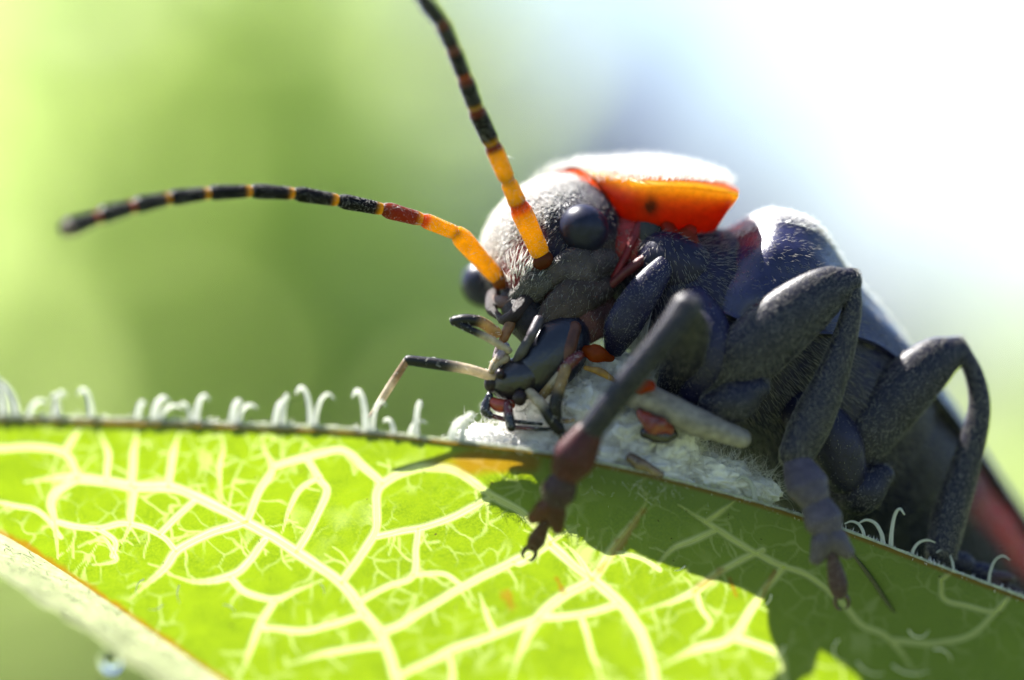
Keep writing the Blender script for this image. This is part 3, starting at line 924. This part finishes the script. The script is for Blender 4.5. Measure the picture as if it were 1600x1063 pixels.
hv = hv + unit(hv-P(HC))*(0.006*noise(hv, 9, 101, 3)+0.008*noise(hv, 3.2, 102, 2))[:, None]
hc = NAVY[None]*0.9*np.ones((len(hv), 1))
fr = sstep(.42, .62, hu[:, 1])*sstep(-.35, .1, hu[:, 2])*(1-sstep(.42, .6, np.abs(hu[:, 0]-.02)))
fr = np.clip(fr*(1+.5*noise(hv, 4, 103, 3)), 0, 1)[:, None]
hc = hc*(1-fr)+np.array((0.20, 0.014, 0.016))*fr
gn = sstep(0.0, 0.35, -hu[:, 2]+.25*hu[:, 1]-.05)*sstep(-.25, .1, hu[:, 1])
gn = np.clip(gn*(1+.6*noise(hv, 3, 104, 3)), 0, 1)[:, None]*(1-fr)
hc = hc*(1-gn)+np.array((0.055, 0.038, 0.032))*gn
head = obj('head', (hv, hf), M_HEAD, BEE, col=hc)
obj('pubescence', hair((hv, hf), 6000, 11, 0.34, D(-.35, .55, -.4), .35, .25, .25, seed=105), M_HAIR, head, kind='stuff')
highlight_d = unit(D(-.62, -.72, -.1))  # sunward side: extra white hair here paints the head's highlight
obj('highlight_hair', hair((hv, hf), 15000, 10, 0.55, D(-.35, .55, -.4), .35, .25, .3, seed=106, where=lambda c: sstep(.35, .75, unit(c-P(HC))@highlight_d)), M_HIGHLIGHT, head, kind='stuff')
EYE_C = ((912, 358, -42), (756, 444, 104))
for c, r in zip(EYE_C, (38, 36)):
    g = ball(c, HA, (r*1.02, r*.98, r*1.05), 40, 28)
    obj('eye', g[:2], M_EYE, head, col=(0.012, 0.013, 0.03))
# cheeks and mouthparts
for nm, pts, r, cl, mt in (
    ('gena', [(952, 408, -26), (920, 412, -48), (885, 420, -58), (858, 432, -58)], (20, 30, 26, 14), (0.055, 0.043, 0.047), M_HEAD),
    ('maxilla', [(942, 446, -30), (905, 462, -58), (868, 486, -70), (838, 512, -74)], (24, 30, 24, 10), (0.050, 0.034, 0.029), M_HEAD),
    ('labium', [(945, 480, -16), (922, 500, -44), (896, 530, -56)], (28, 36, 20), (0.10, 0.038, 0.03), M_HEAD),
    ('gena', [(856, 430, -56), (832, 450, -58), (806, 468, -50)], (16, 22, 13), (0.055, 0.047, 0.04), M_HEAD),
    ('mentum', [(905, 512, -30), (872, 522, -48), (845, 532, -52)], (30, 34, 22), (0.02, 0.018, 0.018), M_HEAD),
    ('hypopharynx', [(800, 470, -20), (818, 492, -42), (838, 515, -52), (856, 540, -56)], (22, 32, 32, 22), (0.010, 0.008, 0.009), M_HEAD),  # dark mass added to fill the shadowy gap between jaws and prey
    ('labrum', [(768, 468, -8), (790, 474, -40), (818, 478, -60)], (8, 11, 8), (0.12, 0.06, 0.04), M_HEAD),
    ('mandible', [(822, 470, -55), (806, 492, -70), (786, 500, -64), (776, 488, -54)], (14, 12, 8, 3), (0.015, 0.007, 0.006), M_HEAD),
    ('mandible', [(772, 462, 0), (768, 482, -30), (778, 496, -48)], (12, 10, 4), (0.02, 0.008, 0.006), M_HEAD),
    ('palp', [(842, 500, -92), (832, 520, -105), (828, 530, -106)], (8, 8, 7), (0.06, 0.05, 0.055), M_DARK),
    ('palp', [(828, 528, -106), (815, 550, -104), (806, 562, -98)], (7, 8, 5), (0.10, 0.09, 0.09), M_PALE),
    ('palp', [(800, 500, -66), (790, 522, -78), (782, 540, -80)], (9, 8, 6), (0.30, 0.16, 0.06), M_PALE),
    ('palp', [(782, 540, -80), (778, 556, -80), (774, 574, -74)], (7, 8, 5), (0.25, 0.2, 0.2), M_PALE),
    ('palp', [(898, 512, -80), (888, 545, -95), (880, 585, -95)], (11, 12, 10), (0.10, 0.04, 0.025), M_DARK)):
    big = nm in ('gena', 'maxilla', 'labium', 'mentum')
    g = tube(pts, r, 28 if big else 16, 12 if big else 8, .5 if big else 1., D(0, 0, 1), rough=.22 if big else .1, seed=len(nm))
    o = obj(nm, g, mt, head, col=tinted(g, cl, .9 if big else .5, 110, 4.0))
    if big: obj('pubescence', hair(g, 600, 13, .34, D(-.5, .8, -.1), .35, .2, .25, seed=len(nm)+115), M_HAIR, head, kind='stuff')
for nm, c, r, cl in (('antenna_socket', (848, 407, -62), 15, (0.20, 0.06, 0.02)), ('antenna_socket', (783, 440, -8), 13, (0.45, 0.16, 0.02))):
    g = ball(c, HA, (r*1.2, r, r*.9), 24, 16)
    obj(nm, g, M_AMBER, head, col=tinted(g, cl, .3, 111, 6))
# long pale bristles on the face and under the chin
gface = (hv, hf)
pface = P(np.array((815., 425., -50.)))
obj('bristle', hair(gface, 90, 30, 0.9, D(.5, -.8, -.3), .35, .3, .12, seed=112, where=lambda c: np.exp(-np.sum((c-pface)**2, 1)/0.035)), M_WHAIR, head, kind='stuff')
pch = P(np.array((945., 500., -40.)))
obj('bristle', hair((np.vstack([thx[0], hv]), np.vstack([thx[1], hf+len(thx[0])])), 220, 48, 0.9, D(-.15, .95, -.2), .4, .3, .14, seed=113, where=lambda c: np.exp(-np.sum((c-pch)**2, 1)/0.12)), M_WHAIR, head, kind='stuff')

# ---- antennae: separate segments, orange at the root, black with pale joints further out
def antenna(joints, widths, cols, seed, wh):
    first = None
    joints = np.asarray(joints, float)
    for i in range(len(joints)-1):
        a, b = joints[i], joints[i+1]
        w0, w1 = widths[i]
        e = b-a
        mid = (a+b)/2
        c0, c1, c2 = cols[i]
        g = tube([a+e*.02, a+e*.15, mid, a+e*.86, a+e*.985], (w0*.72, w0, (w0+w1)/2, w1, w1*.86), 16, 6)
        ax = P(b)-P(a); s = np.clip(((g[0]-P(a))@ax)/(ax@ax), 0, 1)[:, None]
        cl = np.where(s < .18, np.array(c0), np.where(s > .9, np.array(c2), np.array(c1)))
        k = sstep(.08, .26, s); cl = np.array(c0)*(1-k)+np.array(c1)*k
        k = sstep(.82, .97, s); cl = cl*(1-k)+np.array(c2)*k
        o = obj('antenna' if i == 0 else 'antenna_segment', g, M_AMBER, BEE if i == 0 else first, col=cl)
        if i == 0: first = o
        obj('fuzz', hair(g, wh[i]*2, 11+5*(i < 3), 0.4, unit(ax), .85, .1, .3, seed=seed+i), M_WHAIR, first, kind='stuff')
    return first
OR = (0.97, 0.54, 0.008); DO = (0.85, 0.16, 0.01); BK = (0.012, 0.010, 0.014); RB = (0.30, 0.05, 0.015); GY = (0.03, 0.03, 0.032)
jn = [(848, 404, -60), (811, 322, -95), (794, 284, -112), (770, 228, -138), (744, 172, -165), (727, 124, -192), (708, 76, -220), (690, 36, -250), (664, 4, -285), (640, -40, -320), (610, -90, -355)]
antenna(jn, [(15, 17), (14, 13), (13, 14), (13, 14), (12, 13), (11, 12), (11, 12), (11, 12), (11, 12), (11, 12)],
        [(OR, OR, DO), (DO, OR, OR), (OR, OR, RB), (OR, BK, RB), (OR, BK, RB), (DO, BK, RB), (RB, BK, RB), (RB, GY, GY), (GY, GY, GY), (GY, GY, GY)], 120,
        [420, 260, 340, 300, 280, 260, 220, 200, 160, 100])
jn = [(782, 440, -6), (716, 366, -40), (662, 344, -62), (602, 328, -84), (532, 314, -106), (463, 303, -130), (396, 299, -158), (330, 302, -188), (268, 310, -222), (212, 322, -256), (158, 338, -290), (104, 358, -322)]
antenna(jn, [(13, 16), (11, 12), (11, 13), (10, 12), (10, 12), (10, 12), (10, 12), (10, 12.5), (10.5, 13), (11, 14), (11, 15)],
        [(OR, OR, OR), (OR, OR, DO), (OR, RB, RB), (OR, BK, BK), (OR, BK, BK), (OR, BK, BK), (OR, BK, BK), (OR, BK, BK), (OR, GY, GY), (DO, GY, GY), (DO, GY, (.3, .26, .22))], 140,
        [380, 220, 220, 200, 200, 200, 200, 200, 200, 200, 200])

# ---- legs
def leg(fem, fr_, tib, tr_, tars, tars_r, troch, tcol, seed, nh=2600, flatf=.62, claw=True):
    ref = D(0, 0, 1)
    g = tube(fem, fr_, 28, 9, flatf, ref)
    ax = unit(P(np.array(fem[-1], float))-P(np.array(fem[0], float)))
    L = obj('leg', g, M_DARK, BEE, col=tinted(g, LEGC, .4, seed))
    obj('pubescence', hair(g, int(nh*1.7), 17, .34, ax, .25, .06, .09, seed=seed), M_LEGHAIR, L, kind='stuff')
    if troch:
        g = tube(troch[0], troch[1], 22, 9, .7, ref)
        part_hairy('trochanter', g, LEGC*1.1, 1300, 15, ax, L, seed+1, hm=M_LEGHAIR, hr=.36)
    g = tube(tib, tr_, 22, 9, .8, ref)
    ax2 = unit(P(np.array(tib[-1], float))-P(np.array(tib[0], float)))
    part_hairy('tibia', g, LEGC, int(nh*1.5), 17, ax2, L, seed+2, lift=.32, hr=.36, hm=M_LEGHAIR)
    n = len(tars)-1
    for i in range(n):
        a, b = np.array(tars[i], float), np.array(tars[i+1], float)
        e = b-a; c = tcol[min(i, len(tcol)-1)]; r = tars_r[i]
        if i == n-2 and n >= 4:      # bilobed fourth segment
            sd = np.array((-e[1], e[0], 0.)); sd = sd/np.linalg.norm(sd)
            parts = [tube([a, a+e*.5+sd*k*r*.4, a+e*1.0+sd*k*r*.95], (r*.6, r*.75, r*.45), 14, 6) for k in (-1, 1)]
            g = merge(parts)
        else:
            g = tube([a, a+e*.25, a+e*.75, b], (r*.55, r*.75, r, r*.85), 16, 6, .7, ref)
        part_hairy('tarsus_segment', g, c, 260, 12, unit(P(b)-P(a)), L, seed+3+i)
    if claw:
        a, b = np.array(tars[-2], float), np.array(tars[-1], float); e = b-a; e = e/np.linalg.norm(e)
        sd = np.array((-e[1], e[0], 0.))
        for k in (-1, 1):
            g = tube([b, b+e*12+sd*k*10, b+e*24+sd*k*9, b+e*28+sd*k*2], (4.5, 4, 3, 1), 8, 5)
            obj('claw', g, M_GLOSS, L, col=(0.04, 0.02, 0.015))
    return L
RD = (0.12, 0.014, 0.006); RDB = (0.05, 0.014, 0.012); DKB = (0.05, 0.025, 0.03); PU = (0.06, 0.05, 0.07)
# front leg, reaching towards the lens and over the margin
leg([(1052, 606, -70), (1066, 560, -130), (1078, 515, -190), (1072, 485, -225)], (26, 32, 30, 24),
    [(1074, 480, -228), (1045, 520, -236), (1000, 576, -232), (955, 632, -220), (924, 672, -210)], (24, 21, 20, 20, 19),
    [(926, 668, -208), (888, 732, -200), (868, 780, -188), (852, 818, -172), (834, 852, -155)], (33, 27, 22, 14),
    None, [(0.05, 0.008, 0.009), (0.03, 0.014, 0.018), (0.06, 0.018, 0.008), (0.05, 0.018, 0.01)], 200, 1300)
# middle leg
leg([(1112, 612, -100), (1165, 560, -112), (1230, 500, -112), (1290, 455, -104), (1326, 440, -96)], (26, 49, 50, 38, 22),
    [(1332, 440, -94), (1330, 490, -98), (1305, 575, -106), (1270, 655, -114), (1243, 712, -122)], (12, 16, 24, 32, 27),
    [(1240, 716, -126), (1268, 772, -150), (1292, 826, -160), (1300, 868, -158), (1312, 925, -148)], (33, 30, 26, 15),
    ([(1108, 634, -112), (1145, 630, -126), (1188, 606, -128)], (20, 33, 16)), [PU, PU, PU, DKB], 220, 4200)
# hind leg
leg([(1302, 752, 10), (1350, 680, 0), (1410, 612, 8), (1460, 566, 20), (1494, 548, 32)], (30, 46, 47, 38, 24),
    [(1504, 548, 34), (1524, 590, 30), (1530, 645, 26), (1508, 730, 20), (1484, 805, 10), (1470, 866, 0)], (13, 15, 18, 24, 28, 26),
    [(1474, 868, 8), (1512, 884, 22), (1545, 900, 30), (1572, 915, 34), (1600, 940, 36)], (18, 16, 14, 10),
    ([(1310, 772, 0), (1345, 768, -14), (1378, 742, -10)], (24, 36, 20)), [NAVY, NAVY, DKB, DKB], 240, 3800)
# legs of the far side, standing on the upper face of the leaf
for (x, y, d0, fx, fd, sd_) in ((1060, 600, 150, 1010, 330, 260), (1200, 690, 220, 1180, 400, 270), (1400, 840, 330, 1430, 480, 280)):
    tv = float(vT(fx)); fv = tv+(fd-float(leaf_depth(np.array([fx]), np.array([tv]))[0])+26)/SLOPE
    kx, ky, kd_ = (x+fx)/2+20, y+60, d0+130
    leg([(x, y, d0), ((x+kx)/2, (y+ky)/2-10, (d0+kd_)/2), (kx, ky, kd_)], (28, 40, 26),
        [(kx, ky, kd_), ((kx+fx)/2+10, (ky+fv)/2, (kd_+fd)/2+14), (fx, fv-70, fd-10)], (18, 22, 24),
        [(fx, fv-70, fd-10), (fx-15, fv-45, fd-10), (fx-32, fv-28, fd-12), (fx-48, fv-18, fd-14), (fx-66, fv-12, fd-16)], (20, 18, 16, 10), None, [NAVY], sd_, 500)

# ================================================================== prey
APH = thing('aphid', 'small black aphid with banded pale legs held in the beetle\'s jaws', 'aphid', P(np.array((850., 640., -60.))))
AB = (0.007, 0.008, 0.015)
g = ball((862, 556, -66), ((.62, -.75, .2), (.75, .6, -.1), (.1, .2, 1)), (76, 48, 46), 64, 48, rough=.02, seed=5)
obj('body', g[:2], M_GLOSS, APH, col=tinted(g, AB, .4, 301))
g = ball((812, 592, -78), ((.9, -.3, 0), (.3, .9, 0), (0, 0, 1)), (48, 34, 38), 48, 36, rough=.03, seed=6)
hd = obj('head', g[:2], M_GLOSS, APH, col=tinted(g, (0.012, 0.011, 0.014), .4, 302))
for c, r in (((768, 600, -88), 12), ((812, 622, -112), 11), ((781, 585, -112), 7)):
    g = ball(c, ((1, 0, 0), (0, 1, 0), (0, 0, 1)), (r, r*1.15, r), 18, 12); obj('eye', g[:2], M_EYE, hd, col=(.02, .012, .012))
g = tube([(768, 628, -96), (782, 634, -100), (798, 632, -98)], (8, 11, 8), 12, 6); obj('clypeus', g, M_GLOSS, hd, col=(.30, .04, .015))
BKC = (0.012, 0.011, 0.012); REDC = (.10, .015, .012); PAL = (.62, .52, .36); BUF = (.45, .30, .12)
def bug_limb(name, segs, parent):
    """segs: (points, radii, colours at start/end)"""
    first = None
    for pts, r, c0, c1 in segs:
        g = tube(pts, r, 10, 7)
        a, b = P(np.array(pts[0], float)), P(np.array(pts[-1], float)); ax = b-a
        s = sstep(.35, .6, ((g[0]-a)@ax)/(ax@ax))[:, None]
        cl = np.array(c0)*(1-s)+np.array(c1)*s
        o = obj(name if first is None else 'joint', g, M_PALE if max(max(c0), max(c1)) > .2 else M_GLOSS, parent if first is None else first, col=cl)
        first = first or o
        obj('fuzz', hair(g, 60, 8, .5, unit(ax), .5, .1, .3, seed=int(abs(pts[0][0]))), M_WHAIR, first, kind='stuff')
bug_limb('antenna', [([(765, 618, -96), (758, 640, -100), (766, 650, -102)], (6, 8, 6), BKC, BKC), ([(768, 650, -102), (800, 658, -104), (846, 663, -104)], (4, 3.5, 2.5), REDC, BKC)], APH)
bug_limb('antenna', [([(792, 632, -104), (796, 655, -112), (799, 668, -114)], (8, 8, 8), REDC, BKC), ([(802, 668, -114), (830, 670, -114), (862, 671, -112)], (4, 3.5, 3), REDC, BKC)], APH)
bug_limb('leg', [([(772, 590, -92), (735, 578, -100), (690, 570, -104), (638, 563, -104)], (8, 8, 9, 8), PAL, BKC), ([(636, 563, -104), (612, 600, -106), (592, 632, -108)], (6, 6.5, 6), (.3, .2, .1), PAL), ([(592, 632, -108), (584, 644, -110), (575, 652, -112)], (5, 4, 2), PAL, BUF)], APH)
bug_limb('leg', [([(776, 520, -84), (752, 504, -94), (728, 500, -98), (710, 502, -98)], (9, 9, 9, 8), BUF, BKC), ([(710, 503, -98), (732, 514, -104), (760, 527, -104), (795, 548, -96)], (6, 6, 6, 6), BKC, PAL)], APH)
bug_limb('leg', [([(826, 612, -104), (848, 634, -120), (862, 655, -124), (874, 672, -124)], (8, 9, 10, 9), PAL, BKC), ([(874, 672, -124), (882, 690, -124), (886, 704, -122)], (6, 5, 4), BKC, (.2, .2, .18))], APH)
bug_limb('leg', [([(884, 576, -112), (876, 600, -122), (868, 632, -126), (870, 656, -124)], (9, 9, 10, 8), BUF, BKC), ([(871, 657, -124), (884, 658, -124), (896, 656, -120)], (4, 4, 3), (.1, .05, .02), BUF)], APH)
bug_limb('leg', [([(846, 620, -96), (862, 600, -104), (878, 580, -108)], (7, 7, 5), BUF, PAL), ([(878, 580, -108), (892, 566, -106), (905, 556, -98)], (8, 10, 8), REDC, REDC)], APH)
bug_limb('leg', [([(790, 560, -88), (776, 566, -96), (768, 580, -98)], (8, 8, 6), PAL, PAL), ([(768, 580, -98), (778, 560, -98), (792, 540, -94)], (6, 6, 5), BUF, (.4, .35, .4))], APH)

# ================================================================== white wool and crumbs under the jaws
WO = thing('woolly_tuft', 'white woolly tuft on the leaf edge under the beetle\'s jaws', 'wool', P(np.array((930., 740., -70.))))
lumps = [((772, 694, -70), (54, 26, 30)), ((840, 702, -66), (66, 32, 36)), ((850, 645, -30), (62, 58, 50)), ((925, 650, -40), (62, 66, 56)), ((960, 590, -10), (62, 40, 40)),
         ((985, 690, -60), (62, 50, 46)), ((1045, 712, -62), (46, 60, 44)), ((1110, 745, -55), (70, 34, 40)), ((920, 715, -90), (60, 32, 34)), ((1010, 735, -90), (70, 28, 30)), ((900, 600, 0), (50, 40, 40)), ((1180, 765, -55), (40, 20, 26))]
gs = []
for i, (c, r) in enumerate(lumps):
    g = ball(c, ((1, .2, 0), (-.2, 1, 0), (0, 0, 1)), r, 64, 44, rough=.34, seed=400+i, rscale=4.2)
    gs.append((g[0], g[1]))
wool = merge(gs)
obj('wad', wool, M_WOOL, WO, kind='stuff')
def curly(geo, n, L, r0, seed):
    r = np.random.default_rng(seed)
    V, F = geo; T = F[:, :3]
    a, b, c = V[T[:, 0]], V[T[:, 1]], V[T[:, 2]]
    cr = np.cross(b-a, c-a); ar = np.linalg.norm(cr, axis=1)
    k = r.choice(len(T), n, p=ar/ar.sum())
    p = (a[k]+b[k]+c[k])/3; d = unit(unit(cr[k])*.7+r.normal(0, .6, (n, 3)))
    rings = []
    e1 = unit(np.cross(d, r.normal(0, 1, (n, 3))))
    st = L*S*r.uniform(.5, 1.4, n)[:, None]/5
    for i in range(6):
        e2 = unit(np.cross(d, e1))
        w = r0*S*(1-i/6.5)
        for an in (0, 2.094, 4.189):
            rings.append(p+(e1*math.cos(an)+e2*math.sin(an))*w)
        p = p+d*st; d = unit(d+r.normal(0, .38, (n, 3)))
    VV = np.stack(rings, 1).reshape(-1, 3)
    base = []
    for i in range(5):
        for q in range(3):
            base.append((i*3+q, i*3+(q+1) % 3, i*3+3+(q+1) % 3, i*3+3+q))
    return VV, (np.arange(n)[:, None, None]*18+np.array(base)[None]).reshape(-1, 4)
obj('fibre', curly(wool, 10000, 34, 0.5, 7), M_WHAIR, WO, kind='stuff')

def crumb(name, label, cat, pts, r, cl, mat, group=None, rough=.25, seed=0):
    g = tube(pts, r, 16, 7, rough=rough, seed=seed)
    o = obj(name, g, mat, None, col=tinted(g, cl, .5, seed+500, 6))
    c = g[0].mean(0)
    o.data.transform(Matrix.Translation(-Vector(c))); o.location = c
    o['label'] = label; o['category'] = cat
    if group: o['group'] = group
    return o
crumb('dry_stalk', 'pale grey blunt stalk lying across the wool below the middle leg', 'stalk', [(985, 610, -110), (1030, 632, -120), (1090, 660, -128), (1130, 674, -132), (1160, 686, -134)], (24, 24, 22, 18, 15), (.36, .33, .30), M_PALE, rough=.08, seed=1)
crumb('amber_fragment', 'glossy amber fragment above the wool beside the aphid\'s body', 'fragment', [(905, 548, -70), (930, 552, -84), (955, 560, -76)], (7, 12, 6), (.45, .10, .012), M_AMBER, seed=2, rough=.5)
crumb('orange_fragment', 'small orange bead on the pale stalk behind the front shin', 'fragment', [(1000, 606, -140), (1016, 604, -146)], (11, 9), (.45, .08, .015), M_AMBER, seed=3)
crumb('rusty_fragment', 'rust brown and black fragment between the pale stalk and the leaf edge', 'fragment', [(1000, 646, -132), (1025, 664, -140), (1046, 672, -134)], (8, 14, 8), (.16, .025, .010), M_GLOSS, seed=4, rough=.6)
crumb('dark_fragment', 'black crumb tucked under the rust brown fragment', 'fragment', [(1008, 676, -125), (1032, 682, -128), (1052, 678, -122)], (9, 12, 8), (.02, .016, .012), M_GLOSS, seed=5)
crumb('straw_fragment', 'straw coloured splinter leaning in the wool beside the aphid\'s leg', 'fragment', [(915, 575, -90), (940, 582, -96), (962, 596, -92)], (4, 6, 3), (.45, .26, .06), M_PALE, seed=6)
crumb('brown_twiglet', 'knobbly brown twiglet lying on the leaf edge under the wool', 'twig', [(985, 716, -130), (1005, 726, -132), (1032, 742, -126)], (8, 9, 6), (.12, .08, .05), M_GLOSS, seed=7, rough=.4)
crumb('black_bristle', 'thin black bristle lying on the leaf below the middle foot', 'bristle', [(1332, 866, float(leaf_depth(np.array([1332.]), np.array([866.]))[0])-5), (1362, 905, float(leaf_depth(np.array([1362.]), np.array([905.]))[0])-6), (1385, 940, float(leaf_depth(np.array([1385.]), np.array([940.]))[0])-4), (1398, 957, float(leaf_depth(np.array([1398.]), np.array([957.]))[0])-4)], (2.5, 4, 3.5, 1.2), (.015, .018, .012), M_GLOSS, seed=8, rough=.05)
# dew on the rolled lower margin
for i, (x, y, r, d_) in enumerate(((108, 952, 17, 190), (164, 982, 7, 120), (172, 1034, 18, 230))):
    g = ball((x, y, d_), ((1, 0, 0), (0, 1, 0), (0, 0, 1)), (r, r*1.1, r), 24, 16)
    o = obj('dew_drop', g[:2], M_DROP)
    c = g[0].mean(0); o.data.transform(Matrix.Translation(-Vector(c))); o.location = c
    o['label'] = 'tiny bright dew drop between two larger drops on the pale leaf margin' if r < 10 else 'large round dew drop hanging behind the pale turned leaf margin'; o['category'] = 'water drop'; o['group'] = 'dew drops on the leaf margin'
